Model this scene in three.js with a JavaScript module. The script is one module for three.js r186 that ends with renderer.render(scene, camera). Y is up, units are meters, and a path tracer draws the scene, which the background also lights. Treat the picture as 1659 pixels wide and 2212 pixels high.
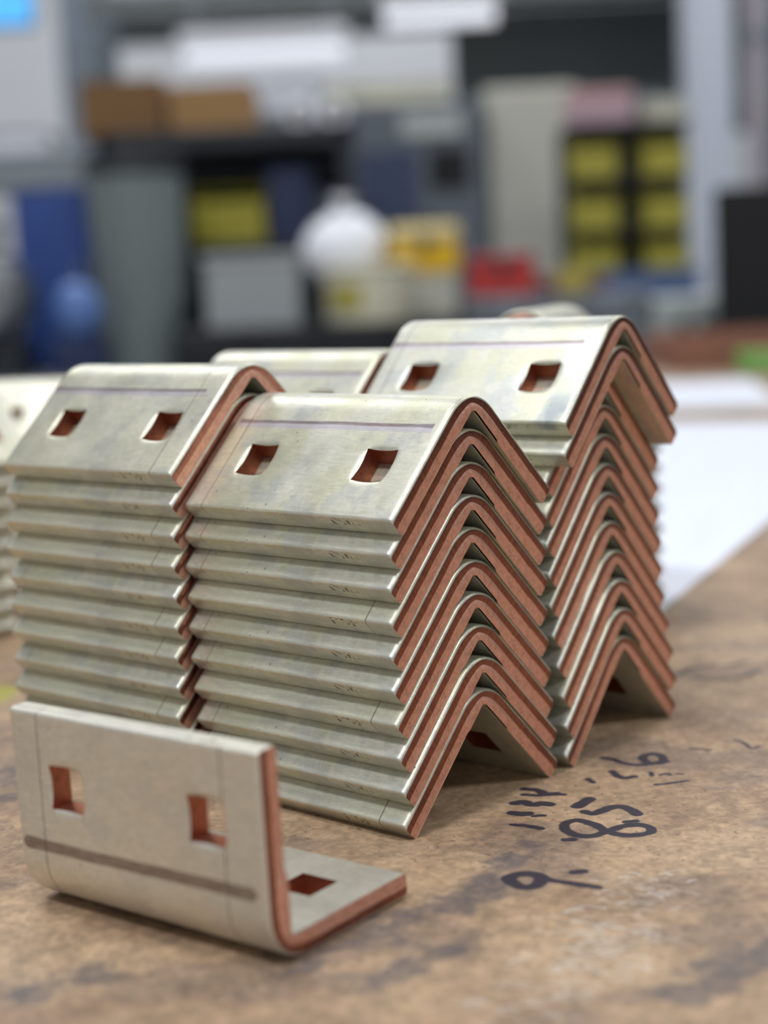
import * as THREE from 'three';
import { RoundedBoxGeometry } from 'three/addons/geometries/RoundedBoxGeometry.js';
import { mergeGeometries } from 'three/addons/utils/BufferGeometryUtils.js';
import { RectAreaLightUniformsLib } from 'three/addons/lights/RectAreaLightUniformsLib.js';

// ------------------------------------------------------------------ camera, light, exposure
const scene = new THREE.Scene();
scene.background = new THREE.Color(0x000000);
const TABLE = 0.9;                                   // height of the work table's top
const camera = new THREE.PerspectiveCamera(2 * Math.atan(1106 / 3425.6) * 180 / Math.PI, 1659 / 2212, 0.03, 40);
camera.rotation.order = 'YXZ';
camera.position.set(0, TABLE + 0.1448, 0);
camera.rotation.set(-0.1422, 0, -0.0465);
camera.focus = 0.425;
camera.userData.fStop = camera.getFocalLength() / 9.0;   // a lens opening 9 mm wide
scene.add(camera);
const renderer = new THREE.WebGLRenderer({ antialias: true });
renderer.toneMapping = THREE.LinearToneMapping;
renderer.toneMappingExposure = 1.17;
renderer.shadowMap.enabled = true;
RectAreaLightUniformsLib.init();

// ceiling panels: [x, z, intensity, width, depth]
const CEIL = 4.0;
const PANELS = [[-1.08, 0.78, 66, 0.5, 0.5], [-0.9, -1.0, 9, 1.2, 0.6], [1.8, -1.7, 7, 1.2, 0.6], [1.7, 1.3, 20, 1.2, 0.6], [-1.6, -3.9, 13, 1.2, 0.6], [1.7, -4.0, 13, 1.2, 0.6], [0.1, -5.7, 12, 1.2, 0.6]];

// ------------------------------------------------------------------ helpers
let seed = 7;
const rnd = () => { seed = (seed * 1664525 + 1013904223) >>> 0; return seed / 4294967296; };
const rr = (a, b) => a + (b - a) * rnd();
function hash(x, y, s) { let h = Math.imul(x, 374761393) ^ Math.imul(y, 668265263) ^ Math.imul(s, 1274126177); h = Math.imul(h ^ (h >>> 13), 1274126177); return ((h ^ (h >>> 16)) >>> 0) / 4294967296; }
function noise(x, y, s = 1) {
  const xi = Math.floor(x), yi = Math.floor(y), fx = x - xi, fy = y - yi, u = fx * fx * (3 - 2 * fx), v = fy * fy * (3 - 2 * fy);
  const a = hash(xi, yi, s), b = hash(xi + 1, yi, s), c = hash(xi, yi + 1, s), d = hash(xi + 1, yi + 1, s);
  return a + (b - a) * u + (c - a) * v + (a - b - c + d) * u * v;
}
function fbm(x, y, o, s = 1) { let v = 0, a = 0.5, t = 0; for (let i = 0; i < o; i++) { v += a * noise(x, y, s + i); t += a; x *= 2.03; y *= 2.03; a *= 0.55; } return v / t; }
const clamp = (x, a = 0, b = 1) => Math.min(b, Math.max(a, x));
const sm = (a, b, x) => { const t = clamp((x - a) / (b - a)); return t * t * (3 - 2 * t); };
const mix3 = (a, b, t) => [a[0] + (b[0] - a[0]) * t, a[1] + (b[1] - a[1]) * t, a[2] + (b[2] - a[2]) * t];

function tex(w, h, f, srgb = true, repeat = false) {
  const d = new Uint8Array(w * h * 4);
  for (let j = 0; j < h; j++) for (let i = 0; i < w; i++) {
    const c = f(i, j), k = (j * w + i) * 4;
    if (c.length) { d[k] = clamp(c[0], 0, 255); d[k + 1] = clamp(c[1], 0, 255); d[k + 2] = clamp(c[2], 0, 255); } else d[k] = d[k + 1] = d[k + 2] = clamp(c, 0, 255);
    d[k + 3] = 255;
  }
  const t = new THREE.DataTexture(d, w, h);
  t.magFilter = THREE.LinearFilter; t.minFilter = THREE.LinearMipmapLinearFilter; t.generateMipmaps = true;
  if (srgb) t.colorSpace = THREE.SRGBColorSpace;
  if (repeat) t.wrapS = t.wrapT = THREE.RepeatWrapping;
  t.needsUpdate = true;
  return t;
}
function mat(color, roughness = 0.6, metalness = 0, extra = {}) { return new THREE.MeshStandardMaterial({ color, roughness, metalness, ...extra }); }
const taken = new Map();
function numbered(name) { const n = taken.get(name) ?? 0; taken.set(name, n + 1); return n ? name + '_' + String(n).padStart(3, '0') : name; }
function shade(m) { m.castShadow = true; m.receiveShadow = true; return m; }
function thing(name, label, category, [x, y, z] = [0, 0, 0], turn = 0, group) {
  const o = new THREE.Group(); o.name = numbered(name); o.position.set(x, y, z); o.rotation.y = turn;
  o.userData = { label, category }; if (group) o.userData.group = group;
  scene.add(o); return o;
}
function part(name, geo, m, parent, label) {
  const o = shade(new THREE.Mesh(geo, m)); o.name = name; if (label) o.userData.label = label; parent.add(o); return o;
}
function single(name, geo, m, label, category, [x, y, z] = [0, 0, 0], turn = 0, group) {
  const o = shade(new THREE.Mesh(geo, m)); o.name = numbered(name); o.position.set(x, y, z); o.rotation.y = turn;
  o.userData = { label, category }; if (group) o.userData.group = group; scene.add(o); return o;
}
function struct(name, geo, m, label, category) {
  const o = shade(new THREE.Mesh(geo, m)); o.name = name; o.userData = { kind: 'structure', label, category }; scene.add(o); return o;
}
// box given by its extent, edges rounded by r
function bx(x0, x1, y0, y1, z0, z1, r = 0) {
  const w = x1 - x0, h = y1 - y0, d = z1 - z0;
  const g = r > 0 ? new RoundedBoxGeometry(w, h, d, 2, Math.min(r, w / 2.1, h / 2.1, d / 2.1)) : new THREE.BoxGeometry(w, h, d);
  return g.translate((x0 + x1) / 2, (y0 + y1) / 2, (z0 + z1) / 2);
}
const flat = (g) => { const n = g.index ? g.toNonIndexed() : g; return n; };
const merge = (...gs) => mergeGeometries(gs.map(flat));
function cylX(r, len, n = 24) { return new THREE.CylinderGeometry(r, r, len, n).rotateZ(Math.PI / 2); }
function lathe(pts, n = 40) { return new THREE.LatheGeometry(pts.map(([x, y]) => new THREE.Vector2(x, y)), n); }

// ------------------------------------------------------------------ the room
const wallTex = tex(256, 256, (i, j) => { const v = 226 + 12 * (fbm(i / 40, j / 40, 4, 3) - 0.5); return [v, v + 1, v + 3]; }, true, true);
const wallMat = mat(0xffffff, 0.85, 0, { map: wallTex });
const floorTex = tex(512, 512, (i, j) => { const v = 128 + 50 * (fbm(i / 60, j / 60, 6, 9) - 0.5) + 14 * (hash(i, j, 4) - 0.5); return [v, v - 2, v - 6]; }, true, true);
struct('floor', bx(-4.2, 4.2, -0.1, 0, -7.2, 3.2), mat(0xffffff, 0.7, 0, { map: floorTex }), 'bare grey concrete workshop floor', 'floor');
struct('ceiling', bx(-4.2, 4.2, CEIL, CEIL + 0.1, -7.2, 3.2), mat(0xa9acac, 0.9), 'grey painted workshop ceiling with light panels', 'ceiling');
struct('wall_back', bx(-4.2, 4.2, 0, CEIL, -7.2, -7.1), wallMat, 'off-white wall far behind the benches', 'wall');
struct('wall_front', bx(-4.2, 4.2, 0, CEIL, 3.1, 3.2), wallMat, 'off-white wall behind the photographer', 'wall');
struct('wall_left', bx(-4.2, -4.1, 0, CEIL, -7.1, 3.1), wallMat, 'off-white wall along the left side', 'wall');
struct('wall_right', bx(4.1, 4.2, 0, CEIL, -7.1, 3.1), mat(0x777c80, 0.8, 0, { map: wallTex }), 'grey wall along the right side', 'wall');

const glowMat = new THREE.MeshStandardMaterial({ color: 0xffffff, emissive: 0xf4f8ff, emissiveIntensity: 3, roughness: 0.6 });
const frameWhite = mat(0xe8e9ea, 0.5);
for (const [x, z, power, w, d] of PANELS) {
  const square = w === d, t = thing('ceiling_light', square ? 'small square bright light panel on the workshop ceiling' : 'flat white rectangular light panel on the workshop ceiling', 'ceiling light', [x, CEIL, z], 0, square ? undefined : 'light panels on the ceiling');
  part('housing', bx(-w / 2 - 0.02, w / 2 + 0.02, -0.05, -0.001, -d / 2 - 0.02, d / 2 + 0.02, 0.01), frameWhite, t);
  part('diffuser', bx(-w / 2, w / 2, -0.056, -0.05, -d / 2, d / 2), glowMat, t);
  const l = new THREE.RectAreaLight(0xf6f9ff, power, w, d);
  l.position.set(x, CEIL - 0.06, z); l.lookAt(x, 0, z); scene.add(l);
}

// ------------------------------------------------------------------ the work table
const STROKES=[[2,[[62.7,-464.6],[65.3,-462.8],[67.8,-458.6],[72.9,-456.0],[80.9,-458.0]]],[2.6,[[74.3,-461.4],[75.4,-465.0],[78.5,-466.4],[80.4,-462.8],[78.7,-457.4],[75.3,-457.5],[74.3,-461.4]]],[2.2,[[63.5,-451.1],[64.3,-447.0],[65.8,-444.5],[68.9,-445.4]]],[1.2,[[74.3,-448.5],[74.2,-445.0]]],[1,[[76.7,-445.5],[78.9,-446.9],[79.6,-445.1]]],[1,[[81.4,-446.1],[83.2,-445.4]]],[1.3,[[73.8,-436.9],[78.5,-437.9],[83.3,-439.3]]],[1.6,[[55.6,-445.2],[56.5,-441.6]]],[2.6,[[36.7,-438.6],[40.0,-436.8],[42.0,-433.2],[44.8,-433.2]]],[2,[[36.0,-433.7],[39.5,-432.3],[43.5,-432.6],[46.8,-432.1]]],[3,[[32.7,-426.8],[35.1,-427.3],[37.4,-424.5],[40.1,-425.4],[42.3,-424.2]]],[3.2,[[31.5,-418.4],[33.4,-417.3],[35.2,-417.4]]],[1.6,[[36.7,-415.3],[39.5,-415.3]]],[2,[[30.4,-409.1],[33.3,-407.9],[37.5,-405.2]]],[3.2,[[49.4,-421.6],[51.3,-424.1],[53.5,-427.0]]],[2.8,[[50.8,-416.8],[52.8,-415.0],[55.6,-416.9],[58.3,-419.2],[61.1,-419.6],[63.2,-416.9],[64.6,-412.9]]],[2.6,[[54.5,-400.3],[51.7,-406.5],[47.8,-410.0],[44.4,-407.9],[44.1,-402.8],[46.7,-398.5],[50.5,-397.7],[54.5,-400.3],[59.3,-404.0],[63.5,-404.5],[66.0,-402.0],[65.3,-398.1],[61.4,-396.6],[57.7,-397.4],[54.5,-400.3]]],[2,[[60.6,-407.1],[63.0,-407.5]]],[2.4,[[43.0,-395.6],[44.9,-395.6]]],[3.2,[[26.2,-371.0],[28.3,-372.9],[31.7,-372.8],[33.8,-370.7],[33.0,-366.5],[30.3,-364.2],[27.4,-366.3],[26.1,-370.1]]],[2.4,[[33.7,-369.8],[37.4,-367.5],[42.1,-364.8],[46.8,-362.4]]],[2.6,[[42.5,-372.6],[44.6,-373.0]]],[1.2,[[105.4,-476.9],[107.3,-473.5],[108.3,-467.5],[111.2,-468.9]]],[1.2,[[90.2,-469.9],[95.4,-467.6]]],[2,[[103.3,-560.0],[111.6,-569.7],[119.0,-572.5]]],[1.6,[[108.9,-556.2],[114.5,-551.1],[124.9,-553.2],[133.5,-561.2]]],[1.4,[[121.7,-569.1],[133.5,-575.5]]]];
const SMUDGES=[[9,[[-4.4,-342.5],[5.5,-356.2],[14.6,-362.3]]],[8,[[14.6,-362.3],[26.0,-379.1],[36.4,-390.3]]],[11,[[-5.5,-318.3],[2.5,-325.5],[12.9,-331.6]]],[5,[[19.6,-370.6],[27.3,-368.1]]],[10,[[9.8,-352.9],[21.2,-361.5]]],[6,[[-25.4,-322.7],[-15.7,-333.6],[-7.5,-340.3]]],[8,[[-120.9,-468.2],[-118.3,-481.8]]],[9,[[-114.8,-454.0],[-111.1,-462.2]]],[8,[[56.2,-303.0],[71.7,-321.4]]],[9,[[65.4,-310.7],[78.6,-325.5]]],[10,[[-80.3,-319.5],[-67.9,-327.3]]]];
const FLAKES=[[46.2,-358.4,65.0,-364.9],[32.0,-338.3,58.7,-348.5],[24.6,-315.1,51.1,-328.6],[16.6,-298.8,40.9,-313.3],[36.9,-327.7,54.4,-335.7]];
// worn brown hardboard: colour at a place of the table, x and z in millimetres
function boardTone(x, z, fine) {
  const big = fbm(x / 90 + 5, z / 90 + 9, 4, 21), mid = fbm(x / 22, z / 30, 4, 33);
  let c = mix3([171, 144, 114], [147, 121, 96], sm(0.36, 0.66, big * 0.6 + mid * 0.4));
  c = mix3(c, [181, 154, 123], 0.7 * sm(0.5, 0.7, fbm(x / 40 + 40, z / 55 + 7, 3, 55)));
  c = mix3(c, [124, 106, 93], 0.5 * sm(0.54, 0.68, fbm(x / 34 + 11, z / 20 - 3, 5, 77)));
  if (fine) {
    const g = fbm(x / 1.6, z / 1.6, 3, 5) - 0.5, h = fbm(x / 5 + 3, z / 5, 3, 15) - 0.5;
    const k = 1 + 0.34 * g + 0.24 * h;
    c = [c[0] * k, c[1] * k, c[2] * k];
    const sp = noise(x / 0.9, z / 0.9, 91); if (sp > 0.86) c = mix3(c, [70, 52, 42], (sp - 0.86) * 4);
  }
  return c;
}
const TX0 = -190, TZ0 = -690, TSIZE = 410, TN = 2048, PPM = TN / TSIZE;
const ink = new Float32Array(TN * TN), smear = new Float32Array(TN * TN), pale = new Float32Array(TN * TN), scr = new Float32Array(TN * TN);
function stroke(buf, w, pts, soft, amount, rough = 0) {
  for (let p = 0; p + 1 < pts.length; p++) {
    const [ax, az] = pts[p], [bxx, bz] = pts[p + 1], m = w + soft;
    const i0 = Math.max(0, Math.floor((Math.min(ax, bxx) - m - TX0) * PPM)), i1 = Math.min(TN - 1, Math.ceil((Math.max(ax, bxx) + m - TX0) * PPM));
    const j0 = Math.max(0, Math.floor((Math.min(az, bz) - m - TZ0) * PPM)), j1 = Math.min(TN - 1, Math.ceil((Math.max(az, bz) + m - TZ0) * PPM));
    const dx = bxx - ax, dz = bz - az, l2 = dx * dx + dz * dz + 1e-9;
    for (let j = j0; j <= j1; j++) for (let i = i0; i <= i1; i++) {
      const x = TX0 + i / PPM, z = TZ0 + j / PPM, t = clamp(((x - ax) * dx + (z - az) * dz) / l2);
      let d = Math.hypot(x - ax - dx * t, z - az - dz * t);
      if (rough) d += rough * (fbm(x / (w * 0.9) + 9, z / (w * 0.9), 4, 44) - 0.5);
      const v = amount * (1 - sm(w / 2 - soft / 2, w / 2 + soft / 2, d)), k = j * TN + i;
      if (v > buf[k]) buf[k] = v;
    }
  }
}
const soften = (p) => p.length < 3 ? p : new THREE.CatmullRomCurve3(p.map(([x, z]) => new THREE.Vector3(x, 0, z))).getPoints(p.length * 6).map((q) => [q.x, q.z]);
for (const [w, pts] of STROKES) stroke(ink, w * 1.15, soften(pts), 0.6, 0.94, 1.0);
for (const [w, pts] of SMUDGES) stroke(smear, w * 0.9, pts, w * 0.7, 0.6, w * 2.2);
for (const [ax, az, cx, cz] of FLAKES) for (let k = 0; k < 46; k++) {
  const t = rnd(), x = ax + (cx - ax) * t + rr(-9, 9), z = az + (cz - az) * t + rr(-8, 8), a = rr(-0.9, 0.5), l = rr(0.8, 5);
  stroke(pale, rr(0.3, 1.0), [[x, z], [x + l * Math.cos(a) * 0.6, z + l * Math.sin(a) * 0.5], [x + l * Math.cos(a + 0.4), z + l * Math.sin(a + 0.4)]], 0.6, rr(0.25, 0.75), 0.6);
}
for (let k = 0; k < 900; k++) {
  const x = rr(-180, 210), z = rr(-680, -285), a = rnd() < 0.6 ? rr(-0.7, -0.1) : rr(0, 3.14), l = rr(4, 34);
  stroke(scr, rr(0.2, 0.55), [[x, z], [x + l * Math.cos(a), z + l * Math.sin(a)]], 0.4, rr(0.12, 0.5) * (rnd() < 0.7 ? 1 : -0.0001 + 1), 0.3);
}
stroke(smear, 1.1, [[86, -503], [104, -504.5], [125, -501.5]], 0.8, 0.55, 0.8);
const limeMark = [[-150, -590], [-146, -576], [-152, -566]];
const tableNear = tex(TN, TN, (i, j) => {
  const x = TX0 + i / PPM, z = TZ0 + j / PPM, k = j * TN + i;
  let c = boardTone(x, z, true);
  const sc = scr[k]; if (sc > 0) c = mix3(c, [196, 160, 120], sc);
  if (smear[k] > 0) c = mix3(c, [82, 78, 82], smear[k] * (0.35 + 1.1 * fbm(x / 2.2, z / 2.2, 4, 8)));
  if (pale[k] > 0) c = mix3(c, [205, 198, 190], pale[k]);
  if (ink[k] > 0) c = mix3(c, [44, 41, 52], ink[k]);
  const dl = Math.hypot((x + 149) / 9, (z + 577) / 15); if (dl < 1.3) c = mix3(c, [168, 172, 62], 0.75 * (1 - sm(0.6, 1.2, dl + 0.8 * (fbm(x / 5, z / 5, 3, 6) - 0.5))));
  return c;
});
const X0 = -0.95, X1 = 0.95, Z0 = -2.72, Z1 = -0.14;
const tableFar = tex(1024, 1024, (i, j) => boardTone((X0 + (X1 - X0) * i / 1023) * 1000, (Z0 + (Z1 - Z0) * j / 1023) * 1000, false));
const tableBump = tex(1024, 1024, (i, j) => 128 + 130 * (fbm(i / 5, j / 5, 4, 70) - 0.5) + 40 * (fbm(i / 40, j / 40, 3, 71) - 0.5), false);
const tableRough = tex(512, 512, (i, j) => 140 + 90 * (fbm(i / 30, j / 30, 5, 80) - 0.5), false);
function slab(x0, x1, z0, z1, u0, u1, v0, v1) {   // a top-side rectangle with uv
  const g = new THREE.BufferGeometry();
  g.setAttribute('position', new THREE.Float32BufferAttribute([x0, 0, z0, x1, 0, z0, x1, 0, z1, x0, 0, z1], 3));
  g.setAttribute('normal', new THREE.Float32BufferAttribute([0, 1, 0, 0, 1, 0, 0, 1, 0, 0, 1, 0], 3));
  g.setAttribute('uv', new THREE.Float32BufferAttribute([u0, v0, u1, v0, u1, v1, u0, v1], 2));
  g.setIndex([0, 2, 1, 0, 3, 2]); return g;
}
{
  const t = thing('work_table', 'long brown hardboard work table, stained and marked with black pen', 'table', [0, 0, 0]);
  const nearMat = new THREE.MeshStandardMaterial({ map: tableNear, bumpMap: tableBump, bumpScale: 0.00025, roughnessMap: tableRough, roughness: 1, metalness: 0 });
  const farMat = new THREE.MeshStandardMaterial({ map: tableFar, roughness: 0.58, metalness: 0 });
  const nx0 = TX0 / 1000, nx1 = (TX0 + TSIZE) / 1000, nz0 = TZ0 / 1000, nz1 = (TZ0 + TSIZE) / 1000;
  const U = (x) => (x - X0) / (X1 - X0), V = (z) => (z - Z0) / (Z1 - Z0), rect = (a, b, c, d) => slab(a, b, c, d, U(a), U(b), V(c), V(d)).toNonIndexed();
  const far = mergeGeometries([rect(X0, X1, Z0, nz0), rect(X0, X1, nz1, Z1), rect(X0, nx0, nz0, nz1), rect(nx1, X1, nz0, nz1)]).translate(0, TABLE, 0);
  const top = part('worktop', bx(X0, X1, TABLE - 0.03, TABLE - 0.0005, Z0, Z1), mat(0x7d6149, 0.7), t);
  part('hardboard_face', slab(nx0, nx1, nz0, nz1, 0, 1, 0, 1).translate(0, TABLE, 0), nearMat, top, 'worn hardboard with pen marks and smudges');
  part('hardboard_face', far, farMat, top);
  const steel = mat(0x5d646b, 0.5, 0.4);
  for (const x of [X0 + 0.08, X1 - 0.08]) for (const z of [Z0 + 0.1, Z1 - 0.1]) part('leg', bx(x - 0.035, x + 0.035, 0, TABLE - 0.03, z - 0.035, z + 0.035, 0.004), steel, t);
  for (const x of [X0 + 0.08, X1 - 0.08]) part('rail', bx(x - 0.02, x + 0.02, TABLE - 0.1, TABLE - 0.03, Z0 + 0.135, Z1 - 0.135), steel, t);
}
// sheets of paper further along the table
function sheet(name, label, ox, oz, ang, len, wid, m, y = TABLE + 0.0002) {
  const g = new THREE.BoxGeometry(wid, 0.0003, len, 1, 1, 1).translate(-wid / 2, 0.00015, -len / 2);
  return single(name, g, m, label, 'paper', [ox, y, oz], ang);
}
const paperTex = tex(256, 256, (i, j) => { const v = 232 + 8 * (fbm(i / 12, j / 12, 4, 66) - 0.5); return [v - 6, v - 2, v + 6]; });
const paperMat = mat(0xffffff, 0.8, 0, { map: paperTex });
sheet('drawing_sheet', 'large blank white sheet lying on the table behind the bracket stacks', 0.115, -0.665, -0.424, 0.86, 0.22, paperMat);
sheet('drawing_sheet', 'smaller white sheet on the table next to the brown tray', 0.425, -1.66, -0.15, 0.42, 0.19, paperMat);

// ------------------------------------------------------------------ the angle brackets
const T = 0.00635, W = 0.0494, LEN = 0.0784, ALPHA = 0.796, R = 0.0134, RI = 0.0013, RC = 0.0009;
const HS0 = 0.0262, HS1 = 0.0369, HOLES = [-0.0212, 0.0231], HH = 0.00535;
const STEP = T / Math.sin(ALPHA) + 0.00012;
const SINA = Math.sin(ALPHA), COSA = Math.cos(ALPHA);
const BOTTOM = -W * COSA - T * SINA + RC * (SINA + COSA - 1);    // lowest point below the sharp apex
// stations across the section: outer point, inner point (z, y), s along the outer side from the apex (negative on the far leg)
function sideStations() {
  const list = [];                                    // near leg, from the middle of the tip to the bend
  const at = (s, n) => [s * SINA - n * COSA, -s * COSA - n * SINA];
  list.push({ o: at(W, T / 2), i: at(W, T / 2), s: W + 0.0025 });
  for (let k = 0; k <= 4; k++) { const a = k / 4 * Math.PI / 2, s = W - RC + RC * Math.cos(a), n = RC - RC * Math.sin(a); list.push({ o: at(s, n), i: at(s, T - n), s: W + 0.0014 - k * 0.0006 }); }
  const h = HS1, e = HS0, grid = [0.046, 0.0435, 0.041, 0.0395, 0.0385, h + 0.0011, h + 0.0007, h + 0.0004, h + 0.00018, h, h - 0.0006, h - 0.0016, h - 0.003, (h + e) / 2 + 0.001, (h + e) / 2 - 0.001, e + 0.003, e + 0.0016, e + 0.0006, e, e - 0.00018, e - 0.0004, e - 0.0007, e - 0.0011, e - 0.002, 0.022, 0.0195, 0.017, 0.015];
  for (const s of grid) list.push({ o: at(s, 0), i: at(s, T), s, leg: 1 });
  return list;
}
const stations = (() => {
  const near = sideStations(), all = [...near], tl = R / Math.tan(ALPHA), M = 16, ang = Math.PI / 2 - ALPHA;
  const cy = -R / SINA, i0 = T / Math.tan(ALPHA), itl = RI / Math.tan(ALPHA), straight = tl - i0 - itl, arc = RI * ang, tot = straight + arc;
  const icy = -T / SINA - RI / SINA;
  for (let k = 0; k <= M; k++) {
    const t = 1 - 2 * k / M, a = t * ang, o = [R * Math.sin(a), cy + R * Math.cos(a)];
    const d = (1 - Math.abs(t)) * tot; let i;
    if (d < straight) { const s = tl - d; i = [s * SINA - T * COSA, -s * COSA - T * SINA]; }
    else { const b = ang * (1 - (d - straight) / arc); i = [RI * Math.sin(b), icy + RI * Math.cos(b)]; }
    if (t < 0) i[0] = -Math.abs(i[0]);
    all.push({ o, i, s: tl * t, bend: 1 });
  }
  for (let k = near.length - 1; k >= 0; k--) { const q = near[k]; all.push({ o: [-q.o[0], q.o[1]], i: [-q.i[0], q.i[1]], s: -q.s, leg: q.leg }); }
  return all;
})();
const xs = (() => {
  const v = [];
  for (const c of HOLES) for (const q of [-HH - 0.002, -HH - 0.0011, -HH - 0.0007, -HH - 0.0004, -HH - 0.00018, -HH, -HH + 0.0006, -HH + 0.0016, -HH + 0.003, -0.001, 0.001, HH - 0.003, HH - 0.0016, HH - 0.0006, HH, HH + 0.00018, HH + 0.0004, HH + 0.0007, HH + 0.0011, HH + 0.002]) v.push(c + q);
  for (const q of [-0.034, -0.0305, -0.011, -0.006, 0, 0.006, 0.012, 0.0325, 0.0355]) v.push(q);
  const H = LEN / 2; v.push(-H + 0.0014, H - 0.0014, -H + 0.0022, H - 0.0022);
  return v.sort((a, b) => a - b);
})();
const EPS = 1e-7;
const inHole = (x, s) => { const a = Math.abs(s); return a > HS0 - EPS && a < HS1 + EPS && HOLES.some((c) => Math.abs(x - c) < HH + EPS); };
function roll(x, s) {            // how far the punched face sinks at a hole's rim
  let d = 0; const a = Math.abs(s), sc = (HS0 + HS1) / 2;
  for (const c of HOLES) {
    const lx = Math.abs(x - c) - HH, ls = Math.abs(a - sc) - HH;
    if (ls >= -EPS && lx < EPS) d = Math.max(d, (1 - ((x - c) / HH) ** 2) * Math.exp(-Math.max(ls, 0) / 0.0005));
    else if (lx >= -EPS && ls < EPS) d = Math.max(d, (1 - ((a - sc) / HH) ** 2) * Math.exp(-Math.max(lx, 0) / 0.0005));
  }
  return 0.00075 * d;
}
const lerp2 = (q, f) => [q.o[0] + (q.i[0] - q.o[0]) * f, q.o[1] + (q.i[1] - q.o[1]) * f];
class Sheet { constructor() { this.p = []; this.uv = []; this.ix = []; } v(x, zy, u, w) { this.p.push(x, zy[1] - BOTTOM, zy[0]); this.uv.push(u, w); return this.p.length / 3 - 1; } q(a, b, c, d) { this.ix.push(a, b, c, a, c, d); }
  geo() { const g = new THREE.BufferGeometry(); g.setAttribute('position', new THREE.Float32BufferAttribute(this.p, 3)); g.setAttribute('uv', new THREE.Float32BufferAttribute(this.uv, 2)); g.setIndex(this.ix); g.computeVertexNormals(); return g; } }
const UO = (x) => (x + LEN / 2) / LEN, SMAX = W + 0.003;
function buildBracketShapes() {
  const H = LEN / 2, out = {};
  // outer and inner tinned faces
  const sheets = [];
  for (const inner of [0, 1]) {
    const S = new Sheet(), cols = [[-H + 0.00008, 0.15], [-H + 0.00026, 0.08], [-H + 0.00055, 0.035], [-H + 0.0009, 0.011], ...xs.map((x) => [x, 0]), [H - 0.0009, 0.011], [H - 0.00055, 0.035], [H - 0.00026, 0.08], [H - 0.00008, 0.15]];
    const grid = stations.map((q) => cols.map(([x, f]) => {
      const w = inner ? 0.62 + 0.36 * (q.s + SMAX) / (2 * SMAX) : 0.6 * (q.s + SMAX) / (2 * SMAX);
      const ff = inner ? 1 - (f > 0.04 ? 0.01 : 0) : f + (q.leg ? roll(x, q.s) / T : 0);
      return S.v(inner && f ? Math.sign(x) * (H - 0.0001 - (f < 0.04 ? 0.0004 : 0)) : x, lerp2(q, ff), UO(x), w);
    }));
    for (let j = 0; j + 1 < stations.length; j++) for (let k = 0; k + 1 < cols.length; k++) {
      const a = stations[j], b = stations[j + 1];
      if (a.leg && b.leg && inHole(cols[k][0], a.s) && inHole(cols[k + 1][0], a.s) && inHole(cols[k][0], b.s) && inHole(cols[k + 1][0], b.s)) continue;
      const A = grid[j][k], B = grid[j][k + 1], C = grid[j + 1][k + 1], D = grid[j + 1][k];
      if (inner) S.q(A, D, C, B); else S.q(A, B, C, D);
    }
    sheets.push(S.geo());
  }
  out.plate = mergeGeometries(sheets);
  // cut ends: a smooth sheared band on the outer half, a rough torn band on the inner half
  out.ends = [-1, 1].map((e) => {
    const shear = new Sheet(), torn = new Sheet(), bands = [[shear, [0.15, 0.19, 0.3, 0.48]], [torn, [0.48, 0.52, 0.66, 0.82, 0.95, 1]]];
    for (const [S, fs] of bands) {
      const grid = stations.map((q, j) => fs.map((f) => {
        const along = q.s + (q.bend ? 0 : 0), wob = 0.05 * (noise(j * 0.37, e * 9 + 20, 12) - 0.5);
        let ff = f, x = H;
        if (f > 0.4 && f < 0.5) ff = 0.48 + wob;
        if (f <= 0.15) x = H - 0.00008; else if (f < 0.2) x = H - 0.00003;
        const reach = along < 0 ? 0.0205 : 0.0165;
        const bulge = (1 - sm(reach - 0.0011, reach, Math.abs(along))) * sm(0.44, 0.62, f) * (along < 0 ? 0.0009 : 0.0005);
        if (S === torn && f > 0.49) x = H - 0.00016 - (f > 0.9 ? 0.0001 : 0) + 0.00012 * (noise(j * 0.9, f * 9 + e * 5, 31) - 0.5) + bulge;
        return S.v(e * x, lerp2(q, ff), q.s / 0.02, f * T / 0.02 + e * 0.5);
      }));
      for (let j = 0; j + 1 < stations.length; j++) for (let k = 0; k + 1 < fs.length; k++) {
        const A = grid[j][k], B = grid[j][k + 1], C = grid[j + 1][k + 1], D = grid[j + 1][k];
        if (e > 0) S.q(A, B, C, D); else S.q(A, D, C, B);
      }
    }
    return [torn.geo(), shear.geo()];
  });
  // walls of the four punched square holes
  out.holes = [];
  for (const leg of [1, -1]) for (const c of HOLES) {
    const gs = [], sc = (HS0 + HS1) / 2, n = 8;
    const pt = (x, s, f) => { const a = Math.abs(s), nn = f * T, z = (a * SINA - nn * COSA) * leg, y = -a * COSA - nn * SINA; return [z, y]; };
    for (let side = 0; side < 4; side++) {
      const S = new Sheet(), rows = [];
      for (let k = 0; k <= n; k++) {
        const t = -HH + 2 * HH * k / n, x = side === 0 ? c + t : side === 1 ? c + HH : side === 2 ? c - t : c - HH, s = side === 0 ? sc - HH : side === 1 ? sc + t : side === 2 ? sc + HH : sc - t;
        const f0 = roll(x, s) / T;
        rows.push([f0, 0.55, 1].map((f) => S.v(x, pt(x, s, f), t / 0.02, f * T / 0.02)));
      }
      for (let k = 0; k < n; k++) for (let m = 0; m < 2; m++) { const A = rows[k][m], B = rows[k][m + 1], C = rows[k + 1][m + 1], D = rows[k + 1][m]; if (leg > 0) S.q(A, B, C, D); else S.q(A, D, C, B); }
      gs.push(S.geo());
    }
    out.holes.push(mergeGeometries(gs));
  }
  return out;
}
const shapes = buildBracketShapes();

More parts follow.
